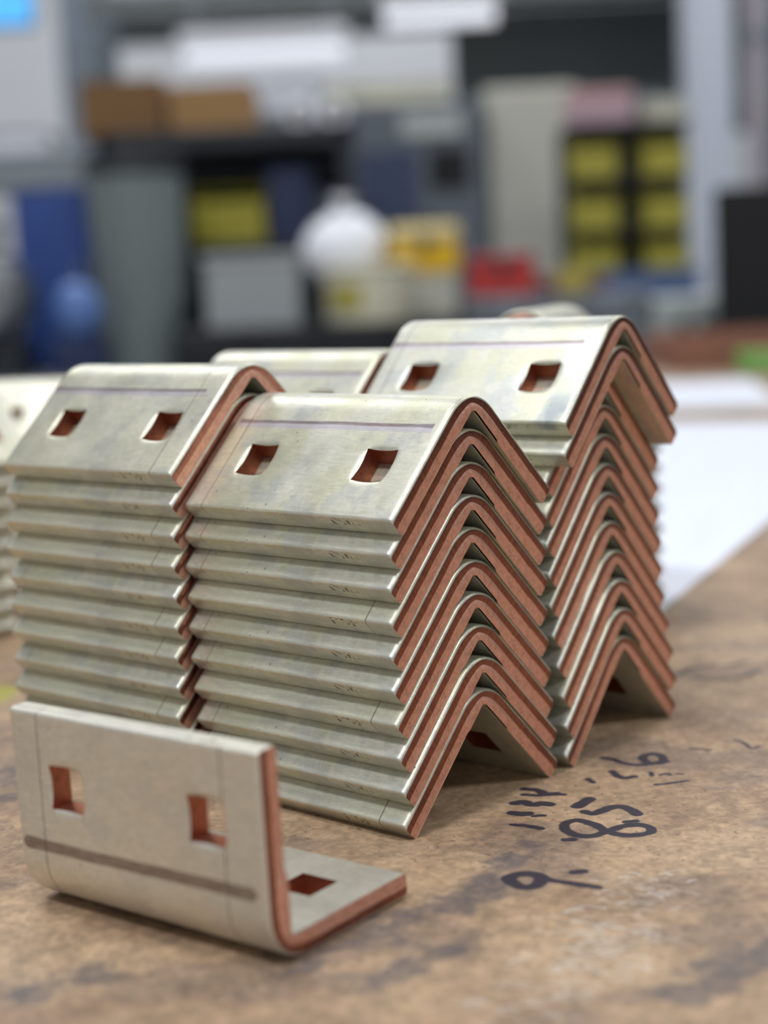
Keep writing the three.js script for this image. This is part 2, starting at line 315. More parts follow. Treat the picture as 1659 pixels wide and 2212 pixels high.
// tinned face: dull silver with faint yellow-green patches, rub marks, scratches and a pen line along the bend
function tinTexture(n, o) {
  const PW = 1024, PH = 1024, marks = new Float32Array(PW * PH);
  seed = 100 + n * 17;
  const put = (x0, y0, x1, y1, w, amt) => { const L = Math.ceil(Math.hypot(x1 - x0, y1 - y0)); for (let k = 0; k <= L; k++) { const x = x0 + (x1 - x0) * k / L, y = y0 + (y1 - y0) * k / L; for (let a = -w; a <= w; a++) for (let b = -w; b <= w; b++) { const i = Math.round(x) + a, j = Math.round(y) + b; if (i >= 0 && j >= 0 && i < PW && j < PH) marks[j * PW + i] = amt; } } };
  for (let k = 0; k < 70; k++) { const x = rr(0, PW), y = rr(0, PH), a = rr(-0.25, 0.25) + (rnd() < 0.2 ? 1.2 : 0), l = rr(10, 120); put(x, y, x + l * Math.cos(a), y + l * Math.sin(a), 0, rr(0.1, 0.6)); }
  for (let k = 0; k < 14; k++) put(rr(0, PW), rr(0, PH), rr(0, PW), rr(0, PH) * 0 + rr(0, PH), 0, 0);
  for (let k = 0; k < 16; k++) { const x = rr(0, PW), y = rr(0, 600); put(x, y, x + 1, y + 1, 1, -0.7); }
  const toS = (j) => j / PH / 0.6 * 2 * SMAX - SMAX;
  const color = tex(PW, PH, (i, j) => {
    const x = (i / PW - 0.5) * LEN * 1000, outer = j < PH * 0.61, s = toS(j) * 1000;
    let c = mix3(o.base, o.patch, sm(0.42, 0.66, fbm(i / 170 + n * 7, j / 90, 5, 40 + n)));
    c = mix3(c, o.grey, 0.6 * sm(0.52, 0.68, fbm(i / 120 + n * 3, j / 55 + 30, 5, 60 + n)));
    const st = 1 + 0.07 * (noise(i / 26, j / 1.5, 90 + n) - 0.5) + 0.06 * (fbm(i / 6, j / 6, 2, 95) - 0.5);
    c = [c[0] * st, c[1] * st, c[2] * st];
    const m = marks[j * PW + i]; if (m > 0) c = mix3(c, [236, 235, 228], m * 0.8); else if (m < 0) c = mix3(c, [70, 66, 60], -m);
    if (outer && o.line) {
      const l = o.line, w = (s - l.s) + 0.5 * (fbm(x / 16, n * 3.3, 3, 7) - 0.5) + l.slope * x;
      if (x > l.x0 && x < l.x1) {
        const e = l.round ? Math.min(1, Math.sqrt(Math.max(0, Math.min(x - l.x0, l.x1 - x)) / (l.w * 0.5))) : 1, ww = l.w * e * (1 + 0.5 * l.blob * sm(0, 1, (Math.abs(x) - 30) / 6));
        const k = 1 - sm(ww / 2 - 0.18, ww / 2 + 0.18, Math.abs(w));
        c = mix3(c, l.color, k * l.a * (0.72 + 0.5 * fbm(x / 2.5, s / 0.5, 2, 3)));
        if (l.pale) { const k2 = 1 - sm(0.6, 1.0, Math.abs(w - 1.4 * Math.sign(l.s))); c = mix3(c, [190, 182, 196], k2 * 0.7 * (0.6 + 0.6 * fbm(x * 2, s * 2, 2, 2))); }
      }
    }
    if (outer && Math.abs(s) > 49.9 && x > 17 && x < 27) c = mix3(c, [96, 84, 62], 0.7 * sm(0.56, 0.68, fbm(x / 0.8, s / 0.5, 3, 19 + n)));
    if (outer && o.stain && s > 30) { const k = sm(31, 47, s) * (1 - sm(0.2, 1, Math.abs(x - 33 + (49 - s) * -0.15) / 6 + 0.9 * (fbm(x / 4, s / 7, 4, 23) - 0.5))); c = mix3(c, [132, 140, 146], 0.75 * k); }
    for (const t of o.ticks) { const d = Math.abs(x - t - 0.02 * Math.abs(s)); if (outer && d < 0.28) c = mix3(c, [92, 86, 80], (1 - sm(0.08, 0.28, d)) * 0.55 * (0.5 + fbm(s / 6, t, 2, 9))); }
    return c;
  });
  const rough = tex(512, 512, (i, j) => 255 * clamp(o.rough + 0.22 * (fbm(i / 60 + n, j / 40, 5, 120 + n) - 0.5) + 0.06 * (noise(i / 14, j / 0.8, 130) - 0.5)), false);
  return { color, rough };
}
const penLine = (x0, x1) => ({ s: 17.7, slope: 0, x0, x1, w: 1.1, a: 0.8, blob: 0.8, color: [128, 112, 118], pale: 1 });
const tinBump = tex(512, 512, (i, j) => 128 + 110 * (fbm(i / 5, j / 3, 3, 140) - 0.5), false);
const tinMats = [
  { base: [212, 209, 192], patch: [206, 204, 178], grey: [186, 187, 180], rough: 0.42, line: penLine(-37, 36), ticks: [-33] },
  { base: [203, 201, 187], patch: [200, 198, 175], grey: [182, 185, 182], rough: 0.39, line: penLine(-38, 33), ticks: [-34], stain: 1 },
  { base: [211, 208, 185], patch: [213, 210, 192], grey: [192, 191, 180], rough: 0.44, line: penLine(-38.5, 32.5), ticks: [29] },
  { base: [216, 211, 196], patch: [216, 212, 198], grey: [206, 203, 193], rough: 0.47, line: { s: -17.0, slope: 0.012, x0: -38, x1: 36.5, w: 2.9, a: 0.72, blob: 0.25, color: [122, 106, 94], pale: 0, round: 1 }, ticks: [27.5, -30.5] },
].map((o, n) => { const t = tinTexture(n, o); return new THREE.MeshStandardMaterial({ map: t.color, roughnessMap: t.rough, roughness: 1, metalness: 0.72, bumpMap: tinBump, bumpScale: 0.000008 }); });
const copperTex = tex(512, 512, (i, j) => { const k = 1 + 0.2 * (fbm(i / 18, j / 18, 5, 150) - 0.5) + 0.1 * (hash(i, j, 3) - 0.5), d = sm(0.6, 0.75, fbm(i / 30 + 8, j / 30, 4, 160)); return mix3([232 * k, 177 * k, 154 * k], [196, 136, 114], d * 0.5); }, true, true);
const copperBump = tex(512, 512, (i, j) => 128 + 200 * (fbm(i / 7, j / 7, 5, 170) - 0.5), false, true);
const tornMat = new THREE.MeshStandardMaterial({ map: copperTex, roughness: 0.52, metalness: 0.75, bumpMap: copperBump, bumpScale: 0.00012 });
const shearTex = tex(512, 256, (i, j) => { const k = 1 + 0.22 * (noise(i / 3, j / 40, 180) - 0.5) + 0.2 * (fbm(i / 30, j / 30, 4, 181) - 0.5); return [150 * k, 98 * k, 82 * k]; }, true, true);
const shearMat = new THREE.MeshStandardMaterial({ map: shearTex, roughness: 0.34, metalness: 0.95 });
const wallTexMat = new THREE.MeshStandardMaterial({ color: 0xc9a796, map: copperTex, roughness: 0.42, metalness: 0.92 });

function makeBracket(label, group, tin, matrix) {
  const g = new THREE.Group(); g.name = numbered('angle_bracket'); g.userData = { label, category: 'bracket' }; if (group) g.userData.group = group;
  const geo = (q) => matrix ? q.clone().applyMatrix4(matrix) : q;
  part('plate', geo(shapes.plate), tin, g);
  for (const [torn, shear] of shapes.ends) { const e = part('cut_end', geo(torn), tornMat, g, 'bare copper cut end'); part('sheared_band', geo(shear), shearMat, e); }
  for (const h of shapes.holes) part('hole_wall', geo(h), wallTexMat, g, 'bare copper wall of a square hole');
  scene.add(g); return g;
}
const ORD = ['first', 'second', 'third', 'fourth', 'fifth', 'sixth', 'seventh', 'eighth', 'ninth', 'tenth', 'eleventh', 'twelfth'];
function stack({ x, z, yaw, n, lean = 0, leanZ = 0, shift = [], twist = [], where, base = 0, tops = [] }) {
  for (let k = 0; k < n; k++) {
    const rank = k === n - 1 ? 'topmost' : k === 0 ? 'lowest' : ORD[k] + ' from the bottom';
    const tin = tinMats[k === n - 1 && tops.length ? tops[0] : [0, 2, 0, 2, 2, 0][(k * 2 + n) % 6]];
    const b = makeBracket('tinned copper angle bracket, ' + rank + ' ' + where, 'angle brackets ' + where, tin);
    const yw = yaw + (twist[k] ?? 0), dx = (lean * k + (shift[k] ?? 0)) / 1000, dz = leanZ * k / 1000;
    const ex = [Math.cos(yaw), Math.sin(yaw)], ez = [-Math.sin(yaw), Math.cos(yaw)];
    b.position.set(x + ex[0] * dx + ez[0] * dz, TABLE + base + k * STEP, z + ex[1] * dx + ez[1] * dz);
    b.rotation.y = -yw;
  }
}
stack({ x: -0.0052, z: -0.4510, yaw: 0.719, n: 10, lean: -0.08, shift: [0.7, 1.0, 0.1, -0.3, -0.7, -0.8, -0.3, -0.3, 0.3, 1.6], where: 'of the ten-high stack behind the loose bracket', tops: [0] });
stack({ x: -0.0702, z: -0.5024, yaw: 0.708, n: 11, lean: 0.38, shift: [0, 0.3, -0.4, 0.1, -0.2, 0.2, 0.1, -0.2, 0.1, 0, 0.2], where: 'of the eleven-high stack touching the ten-high one', tops: [2] });
stack({ x: 0.0414, z: -0.5051, yaw: 0.660, n: 12, lean: -0.69, shift: [-0.3, 0.8, 0.6, 0, -0.7, -0.6, -0.1, 0, 0.7, 1.5, 9.0, 10.2], where: 'of the tallest stack, beside the white sheet', tops: [1] });
stack({ x: -0.0245, z: -0.5580, yaw: 0.70, n: 11, shift: [0, 0.4, -0.5, 0.3, 0.6, -0.2, 0.1, -0.4, 0.2, 0.5, 0], where: 'of the stack hidden behind three others', tops: [0] });
stack({ x: 0.0790, z: -0.6720, yaw: -1.25, n: 12, base: 0.0006, shift: [0, 0.6, -0.4, 0.2, 0, 0.5, -0.3, 0.4, 0.1, -0.5, 0.2, -37], where: 'of the stack standing on the white sheet' });
stack({ x: -0.2150, z: -0.6850, yaw: -0.7, n: 9, shift: [0, 0.5, 1, -0.6, 0.4, 2.2, 4.2, 9, 15], where: 'of the nine-high stack beside the lime mark' });
stack({ x: -0.1580, z: -0.8100, yaw: 0.22, n: 9, shift: [0, 0.3, -0.4, 0.6, 0.2, -0.3, 0.4, 0, 0.2], where: 'of the stack farthest along the table' });
{   // the loose bracket, one leg flat on the table, the other upright
  const m = new THREE.Matrix4().makeTranslation(0, 0, 0).multiply(new THREE.Matrix4().makeRotationX(Math.PI / 2 + ALPHA)).multiply(new THREE.Matrix4().makeTranslation(0, BOTTOM, 0));
  const b = makeBracket('loose tinned copper angle bracket standing alone with one leg upright', null, tinMats[3], m);
  b.position.set(-0.0597, TABLE + 0.00005, -0.3449); b.rotation.y = -0.643;
}

// ------------------------------------------------------------------ the workshop behind
const BENCH = 0.885;
const M = {
  benchTop: mat(0x777c80, 0.55), steel: mat(0x8d959c, 0.45, 0.5), darkSteel: mat(0x30343a, 0.5, 0.3), black: mat(0x08090d, 0.7), navy: mat(0x1e2c52, 0.5), blue: mat(0x2f4f96, 0.5), midBlue: mat(0x5d7db8, 0.4),
  yellow: mat(0xa39a2c, 0.5), olive: mat(0xb2a83c, 0.5), gold: mat(0xe6b80f, 0.45), red: mat(0xb8322c, 0.45), darkRed: mat(0x6d1c28, 0.5), white: mat(0xe9ebf0, 0.5), cream: mat(0xd9d6bd, 0.55), beige: mat(0xc2c0b2, 0.55),
  card: mat(0xa98458, 0.85), cardDark: mat(0x84633f, 0.85), grey: mat(0x8f979b, 0.5), greyGreen: mat(0x76807f, 0.5), pale: mat(0xb9bfba, 0.5), pink: mat(0xc9aab2, 0.7), green: mat(0x77ad55, 0.5), brown: mat(0x8a5f4c, 0.8), lightBlue: mat(0x7fb4e6, 0.4), column: mat(0xc9ced8, 0.6), tan: mat(0xc4a872, 0.6), rim: mat(0x24282c, 0.5), rust: mat(0xb9b0b6, 0.6),
};
{
  const t = thing('rear_workbench', 'long grey workbench standing behind the end of the brown table', 'workbench', [0, 0, 0]);
  part('bench_top', bx(-1.5, 1.6, BENCH - 0.045, BENCH, -5.0, -2.95, 0.004), M.benchTop, t);
  for (const x of [-1.42, 0.05, 1.52]) for (const z of [-4.92, -3.03]) part('leg', bx(x - 0.03, x + 0.03, 0, BENCH - 0.045, z - 0.03, z + 0.03), M.darkSteel, t);
  part('lower_shelf', bx(-1.42, 1.52, 0.22, 0.24, -4.9, -3.05), M.steel, t);
  part('apron', bx(-1.45, 1.55, BENCH - 0.13, BENCH - 0.045, -2.99, -2.97), M.darkSteel, t);
}
{ // tall storage rack at the very back
  const t = thing('storage_rack', 'tall grey steel storage rack against the far wall', 'rack', [0, 0, 0]);
  const zf = -5.25, zb = -5.85;
  for (const x of [-0.92, 1.45]) for (const z of [zf, zb]) part('upright', bx(x - 0.045, x + 0.045, 0, 2.9, z - 0.03, z + 0.03, 0.004), mat(0x7f8992, 0.5, 0.2), t);
  for (const y of [1.62, 2.02]) { if (y > 1.7) part('back_panel', bx(0.32, 1.4, 1.62, y - 0.09, zb - 0.012, zb - 0.004), mat(0x7b8280, 0.6), t); part('shelf_board', bx(-0.87, 1.4, y - 0.02, y, zb + 0.032, zf - 0.032), M.steel, t); for (const z of [zf, zb]) part('beam', bx(-0.875, 1.405, y - 0.09, y - 0.02, z - 0.02, z + 0.02, 0.003), mat(0x6b7070, 0.5, 0.2), t); }
}
{ // long flat cartons and tubes on the rack
  const row = [[-0.74, -0.16, 1.62, 0.11, M.white, 'long low white carton on the storage rack above the cardboard boxes'], [-0.13, 0.27, 1.62, 0.075, M.cream, 'long low cream carton on the storage rack over the grey cabinet']];
  for (const [a, b, y, h, m, l] of row) {
    const t = thing('long_carton', l, 'carton', [(a + b) / 2, y, -5.5]), w = (b - a) / 2;
    part('carton_body', bx(-w, w, 0, h * 0.8, -0.2, 0.2, 0.004), m, t); part('carton_lid', bx(-w - 0.006, w + 0.006, h * 0.8, h, -0.206, 0.206, 0.004), m, t);
  }
  const d = thing('duct', 'dark rectangular metal duct lying on the rack top shelf', 'duct', [-0.28, 2.02, -5.5]);
  part('duct_body', bx(-0.26, 0.26, 0, 0.06, -0.12, 0.12, 0.004), mat(0x55565a, 0.5, 0.3), d);
  for (const x of [-0.26, 0.26]) part('flange', bx(x - 0.012, x + 0.012, 0, 0.075, -0.135, 0.135), mat(0x4a4b4f, 0.5, 0.3), d);
}
{ // tube lamps hung under the upper beam
  for (const [x, y, l, lab] of [[0.24, 1.845, 0.36, 'short white tube lamp hanging in front of the storage rack'], [-0.30, 1.76, 0.52, 'long white tube lamp hanging left of the short one']]) {
    const t = thing('tube_lamp', lab, 'lamp', [x, y, -5.02]);
    part('housing', bx(-l / 2, l / 2, 0.035, 0.075, -0.045, 0.045, 0.006), frameWhite, t);
    part('tube', cylX(0.024, l * 0.94, 20), new THREE.MeshStandardMaterial({ color: 0xffffff, emissive: 0xeef2ff, emissiveIntensity: 0.55, roughness: 0.5 }), t);
    for (const s of [-1, 1]) part('hanger', bx(s * l * 0.4 - 0.004, s * l * 0.4 + 0.004, 0.075, CEIL - y, -0.004, 0.004), M.steel, t);
    const r = new THREE.RectAreaLight(0xeef2ff, 0.55, l * 0.94, 0.045); r.position.set(x, y - 0.03, -5.02); r.lookAt(x, 0, -5.02); scene.add(r);
  }
}
{ // screen hanging top left
  const t = thing('hanging_screen', 'small glowing light blue screen hung high beside the grey upright', 'screen', [-1.05, 1.84, -4.7]);
  part('screen_case', bx(-0.15, 0.12, -0.02, 0.2, -0.03, 0.0, 0.006), M.steel, t);
  part('screen_face', bx(-0.14, 0.11, -0.01, 0.19, 0.0, 0.004), new THREE.MeshStandardMaterial({ color: 0x5cb2e8, emissive: 0x4fb4ff, emissiveIntensity: 0.55, roughness: 0.3 }), t);
  part('hanger', bx(-0.02, 0.0, 0.2, CEIL - 1.84, -0.02, -0.01), M.steel, t);
  const l = new THREE.RectAreaLight(0x4fb4ff, 0.55, 0.24, 0.2); l.position.set(-1.065, 1.93, -4.69); l.lookAt(-1.065, 1.93, 0); scene.add(l);
}
// open steel shelf unit on the bench, with what stands in it
{
  const t = thing('shelf_unit', 'dark open steel shelf unit on the bench holding bins', 'shelf', [0, BENCH, 0]);
  const x0 = -0.612, x1 = -0.03, z0 = -4.12, z1 = -3.66;
  for (const x of [x0 + 0.015, x1 - 0.015]) for (const z of [z0 + 0.015, z1 - 0.015]) part('post', bx(x - 0.015, x + 0.015, 0, 0.525, z - 0.015, z + 0.015), M.darkSteel, t);
  for (const [a, b] of [[0.005, 0.02], [0.245, 0.268], [0.482, 0.525]]) part('shelf_board', bx(x0, x1, a, b, z0, z1, 0.003), M.darkSteel, t);
  part('back_panel', bx(x0, x1, 0.02, 0.482, z0 - 0.004, z0), mat(0x3c4248, 0.6), t);
}
function hopper(w, h, d, low = 0.55) {      // open-fronted storage bin, front at +z, base at y 0
  const th = 0.004, s = new THREE.Shape([new THREE.Vector2(-d, 0), new THREE.Vector2(-d, h), new THREE.Vector2(-d * 0.3, h), new THREE.Vector2(0, h * low), new THREE.Vector2(-0.012, 0)]);
  const side = () => new THREE.ExtrudeGeometry(s, { depth: th, bevelEnabled: false }).rotateY(-Math.PI / 2);
  const a = side().translate(-w / 2 + th, 0, 0), b = side().translate(w / 2, 0, 0);
  return merge(a, b, bx(-w / 2 + th, w / 2 - th, 0, th, -d, -0.012), bx(-w / 2 + th, w / 2 - th, th, h, -d, -d + th), bx(-w / 2 + th, w / 2 - th, th, h * low, -0.013, -0.009), bx(-w / 2 - 0.003, w / 2 + 0.003, h - 0.006, h, -d, -d * 0.3));
}
single('storage_bin', hopper(0.165, 0.13, 0.24, 0.75), M.yellow, 'dull yellow storage bin in the dark shelf unit', 'bin', [-0.325, BENCH + 0.268, -3.69]);
single('storage_bin', hopper(0.10, 0.20, 0.24, 0.85), M.navy, 'tall dark blue storage bin next to the yellow one', 'bin', [-0.185, BENCH + 0.268, -3.72]);
single('storage_bin', hopper(0.085, 0.14, 0.24, 0.8), mat(0x3f4858, 0.5), 'slate grey storage bin at the end of the dark shelf unit', 'bin', [-0.085, BENCH + 0.268, -3.74]);
for (const [x, w, h, m, l] of [[-0.56, 0.19, 0.125, M.cardDark, 'darker brown cardboard box on top of the shelf unit'], [-0.355, 0.19, 0.105, M.card, 'light brown cardboard box on top of the shelf unit']]) {
  const t = thing('cardboard_box', l, 'box', [x, BENCH + 0.525, -3.88]);
  part('box_body', bx(-w / 2, w / 2, 0, h, -0.14, 0.14, 0.002), m, t); part('tape_strip', bx(-0.018, 0.018, h, h + 0.001, -0.141, 0.141), M.tan, t);
  for (const s of [-1, 1]) part('flap', bx(s < 0 ? -w / 2 : 0.001, s < 0 ? -0.001 : w / 2, h + 0.0005, h + 0.003, -0.14, 0.14).translate(0, 0.001, 0), m, t);
}
for (const [x, l] of [[-0.155, 'white tape roll on the shelf unit, beside the cardboard'], [-0.075, 'white tape roll at the end of the shelf unit top']]) {
  const t = thing('tape_roll', l, 'tape roll', [x, BENCH + 0.525 + 0.037, -3.82]);
  part('tape', new THREE.TorusGeometry(0.025, 0.012, 14, 32).scale(1, 1, 2.2), M.white, t); part('core', new THREE.CylinderGeometry(0.0135, 0.0135, 0.05, 24, 1, true).rotateX(Math.PI / 2), M.tan, t);
}
{ // low black drawer unit in front, the things on it
  const t = thing('drawer_unit', 'low black drawer unit on the bench under the white carton', 'drawers', [0, BENCH, 0]);
  part('drawer_case', bx(-0.385, 0.172, 0, 0.088, -3.55, -3.02, 0.004), M.black, t);
  for (let k = 0; k < 4; k++) { const a = -0.38 + k * 0.138, d = part('drawer', bx(a + 0.003, a + 0.133, 0.01, 0.08, -3.02, -3.014, 0.002), mat(0x14171f, 0.4), t); part('handle', bx(a + 0.045, a + 0.09, 0.04, 0.048, -3.014, -3.004, 0.002), M.darkSteel, d); }
}
{
  const t = thing('white_crate', 'grey white plastic crate on the black drawer unit', 'crate', [-0.248, BENCH + 0.088, -3.38]);
  const w = 0.095, h = 0.135, d = 0.11;
  part('crate_body', merge(bx(-w, w, 0, 0.006, -d, d), bx(-w, w, 0.006, h, -d, -d + 0.006), bx(-w, w, 0.006, h, d - 0.006, d), bx(-w, -w + 0.006, 0.006, h, -d + 0.006, d - 0.006), bx(w - 0.006, w, 0.006, h, -d + 0.006, d - 0.006)), mat(0xa3a9aa, 0.5), t);
  part('crate_rim', merge(bx(-w - 0.008, w + 0.008, h, h + 0.01, d - 0.006, d + 0.008), bx(-w - 0.008, w + 0.008, h, h + 0.01, -d - 0.008, -d + 0.006), bx(-w - 0.008, -w + 0.006, h, h + 0.01, -d + 0.006, d - 0.006), bx(w - 0.006, w + 0.008, h, h + 0.01, -d + 0.006, d - 0.006)), mat(0xc0c5c6, 0.5), t);
}
{
  const t = thing('plastic_tub', 'cream plastic tub with a yellow band on the black drawer unit', 'tub', [-0.005, BENCH + 0.088, -3.13]);
  part('tub_body', lathe([[0, 0], [0.072, 0], [0.076, 0.004], [0.086, 0.1], [0.082, 0.1], [0.074, 0.006], [0, 0.006]]), M.cream, t);
  part('lid', lathe([[0, 0.1005], [0.09, 0.1005], [0.091, 0.106], [0.088, 0.112], [0, 0.112]]), M.cream, t);
  part('label_band', new THREE.CylinderGeometry(0.0836, 0.0800, 0.045, 32, 1, true, 1.2 + Math.PI, 1.7).translate(0, 0.05, 0), M.olive, t);
}
{
  const t = thing('carton', 'cream carton behind the plastic tub', 'carton', [0.035, BENCH + 0.088, -3.37]);
  part('carton_body', bx(-0.135, 0.135, 0, 0.084, -0.11, 0.11, 0.003), M.beige, t); part('carton_lid', bx(-0.137, 0.137, 0.084, 0.09, -0.112, 0.112, 0.002), M.beige, t);
}
{
  const g = new THREE.SphereGeometry(0.085, 40, 28), p = g.attributes.position;
  for (let i = 0; i < p.count; i++) { const x = p.getX(i), y = p.getY(i), z = p.getZ(i), k = 1 + 0.18 * (fbm(x * 40 + 9, y * 40 + z * 33, 3, 200) - 0.5); let yy = y * k; if (yy < -0.057) yy = -0.057; p.setXYZ(i, x * k * 1.08, yy * 0.96, z * k * 0.9); }
  g.computeVertexNormals();
  const t = thing('white_bag', 'full white plastic bag lying on the cream carton', 'bag', [-0.056, BENCH + 0.178 + 0.055, -3.36]);
  part('bag_body', g, mat(0xf4f6fb, 0.35), t); part('knot', lathe([[0, 0.075], [0.02, 0.08], [0.012, 0.095], [0.028, 0.112], [0, 0.105]], 14), mat(0xf4f6fb, 0.35), t);
}
{
  const t = thing('yellow_case', 'bright yellow plastic case with a cream lid on the carton', 'case', [0.108, BENCH + 0.178, -3.33]);
  part('case_body', bx(-0.07, 0.07, 0, 0.062, -0.06, 0.06, 0.012), M.gold, t); part('lid', bx(-0.073, 0.073, 0.062, 0.1, -0.063, 0.063, 0.014), mat(0xdcc88a, 0.5), t);
  part('handle', new THREE.TorusGeometry(0.024, 0.005, 8, 20, Math.PI).translate(0, 0.098, 0), M.rim, t); part('latch', bx(-0.012, 0.012, 0.045, 0.075, 0.06, 0.068, 0.002), M.rim, t);
}
{
  const t = thing('toolbox', 'low slate grey toolbox under the red case', 'toolbox', [0.36, BENCH, -3.28]);
  part('box_body', bx(-0.178, 0.178, 0, 0.1, -0.16, 0.16, 0.006), mat(0x6a7076, 0.5), t); part('lid', bx(-0.18, 0.18, 0.1, 0.125, -0.162, 0.162, 0.008), mat(0x747a80, 0.5), t);
  for (const x of [-0.1, 0.1]) part('latch', bx(x - 0.014, x + 0.014, 0.08, 0.115, 0.16, 0.168, 0.002), M.steel, t);
}
{
  const t = thing('red_case', 'red plastic tool case on the slate grey toolbox', 'case', [0.262, BENCH + 0.125, -3.3]);
  part('case_body', bx(-0.068, 0.068, 0, 0.06, -0.05, 0.05, 0.008), M.red, t); part('lid', bx(-0.069, 0.069, 0.06, 0.085, -0.051, 0.051, 0.008), mat(0xa02a30, 0.45), t); part('latch', bx(-0.01, 0.01, 0.045, 0.072, 0.05, 0.056), M.rim, t);
  const d = thing('dark_red_clamp', 'small dark red clamp lying beside the red case', 'clamp', [0.37, BENCH + 0.125, -3.36]);
  part('jaw', bx(-0.03, 0.03, 0, 0.035, -0.02, 0.02, 0.006), M.darkRed, d); part('screw', cylX(0.006, 0.09, 14).translate(0.05, 0.018, 0), M.steel, d); part('grip', cylX(0.011, 0.03, 14).translate(0.1, 0.018, 0), M.darkRed, d);
}
{
  const t = thing('masking_tape_roll', 'pale yellow masking tape roll on the slate grey toolbox', 'tape roll', [0.395, BENCH + 0.125, -3.16]);
  part('tape', lathe([[0.02, 0], [0.034, 0], [0.034, 0.05], [0.02, 0.05], [0.02, 0]], 36), mat(0xb0a04e, 0.6), t); part('core', lathe([[0.0175, 0], [0.0195, 0], [0.0195, 0.05], [0.0175, 0.05], [0.0175, 0]], 36), M.tan, t);
}
{ // grey cabinet with an opening
  const t = thing('grey_cabinet', 'slate grey steel cabinet with a white plate and black window', 'cabinet', [0.135, BENCH, -4.62]);
  part('cabinet_body', bx(-0.19, 0.185, 0, 0.65, -0.2, 0.2, 0.006), mat(0x5c636a, 0.5), t);
  const d = part('door', bx(-0.18, 0.175, 0.02, 0.63, 0.2, 0.212, 0.004), mat(0x636a72, 0.5), t);
  part('plate', bx(-0.04, 0.125, 0.555, 0.615, 0.212, 0.216), M.pale, d); part('window', bx(0.03, 0.14, 0.41, 0.52, 0.212, 0.216), M.black, d); part('panel', bx(-0.16, 0.0, 0.33, 0.52, 0.212, 0.215), mat(0x36425f, 0.5), d); part('handle', bx(-0.165, -0.15, 0.2, 0.3, 0.212, 0.23, 0.003), M.steel, d);
}
{
  const t = thing('beige_locker', 'tall beige steel locker between the grey cabinet and bin rack', 'locker', [0.462, BENCH, -4.72]);
  part('locker_body', bx(-0.128, 0.128, 0, 0.69, -0.17, 0.17, 0.005), M.beige, t);
  const d = part('door', bx(-0.12, 0.12, 0.012, 0.678, 0.17, 0.182, 0.003), mat(0xc6c4b6, 0.55), t); part('handle', bx(0.085, 0.1, 0.3, 0.4, 0.182, 0.2, 0.003), M.steel, d);
}
{ // rack of yellow bins
  const t = thing('bin_rack', 'dark grey louvred rack holding two columns of yellow bins', 'rack', [0.628, BENCH, -3.98]);
  part('back_panel', bx(-0.148, 0.148, 0.125, 0.51, -0.03, -0.02), mat(0x4a4c50, 0.5), t);
  for (const x of [-0.148, 0, 0.148]) part('upright', bx(x - 0.01, x + 0.01, 0.004, 0.51, -0.025, -0.0195, 0.002), mat(0x3c3e42, 0.5), t);
  for (const y of [0.15, 0.263, 0.387]) part('ledge', bx(-0.138, 0.138, y - 0.006, y, -0.0195, 0.11), mat(0x2b2d31, 0.5), t);
  for (const x of [-0.13, 0.13]) part('foot', bx(x - 0.02, x + 0.02, 0, 0.012, -0.11, 0.13, 0.003), M.darkSteel, t);
  part('top_ledge', bx(-0.15, 0.15, 0.51, 0.517, -0.03, 0.12), mat(0x35343a, 0.5), t);
  const rows = ['bottom', 'middle', 'top'], g = hopper(0.104, 0.09, 0.115, 0.78);
  for (let r = 0; r < 3; r++) for (const c of [-1, 1])
    single('hanging_bin', g, M.olive, 'yellow hanging bin, ' + rows[r] + ' row of the rack column ' + (c < 0 ? 'beside the locker' : 'beside the white column'), 'bin', [0.628 + c * 0.084, BENCH + [0.15, 0.263, 0.387][r] + 0.0003, -3.98 + 0.112], 0, 'bins in the rack');
  const cb = thing('cream_box', 'small cream box on top of the bin rack beside the pink carton', 'box', [0.722, BENCH + 0.517, -3.95]);
  part('carton_body', bx(-0.046, 0.046, 0, 0.036, -0.04, 0.05, 0.003), M.cream, cb); part('carton_lid', bx(-0.048, 0.048, 0.036, 0.052, -0.042, 0.052, 0.003), mat(0xd0d0c0, 0.6), cb);
  const p = thing('pink_box', 'pale pink carton on top of the bin rack', 'box', [0.565, BENCH + 0.517, -3.95]);
  part('carton_body', bx(-0.075, 0.075, 0, 0.06, -0.05, 0.06, 0.003), M.pink, p); part('carton_lid', bx(-0.077, 0.077, 0.06, 0.082, -0.052, 0.062, 0.003), mat(0xcfa5a3, 0.7), p);
  const b = thing('blue_tray', 'blue plastic tray in front of the bin rack', 'tray', [0.62, BENCH, -3.66]);
  part('tray_body', merge(bx(-0.105, 0.105, 0, 0.006, -0.09, 0.09), bx(-0.105, 0.105, 0.006, 0.16, -0.09, -0.084), bx(-0.105, 0.105, 0.006, 0.16, 0.084, 0.09), bx(-0.105, -0.099, 0.006, 0.16, -0.084, 0.084), bx(0.099, 0.105, 0.006, 0.16, -0.084, 0.084)), mat(0x5d6f95, 0.5), b);
  part('tray_rim', merge(bx(-0.112, 0.112, 0.16, 0.168, 0.084, 0.097), bx(-0.112, 0.112, 0.16, 0.168, -0.097, -0.084), bx(-0.112, -0.099, 0.16, 0.168, -0.084, 0.084), bx(0.099, 0.112, 0.16, 0.168, -0.084, 0.084)), mat(0x6478a0, 0.5), b);
}
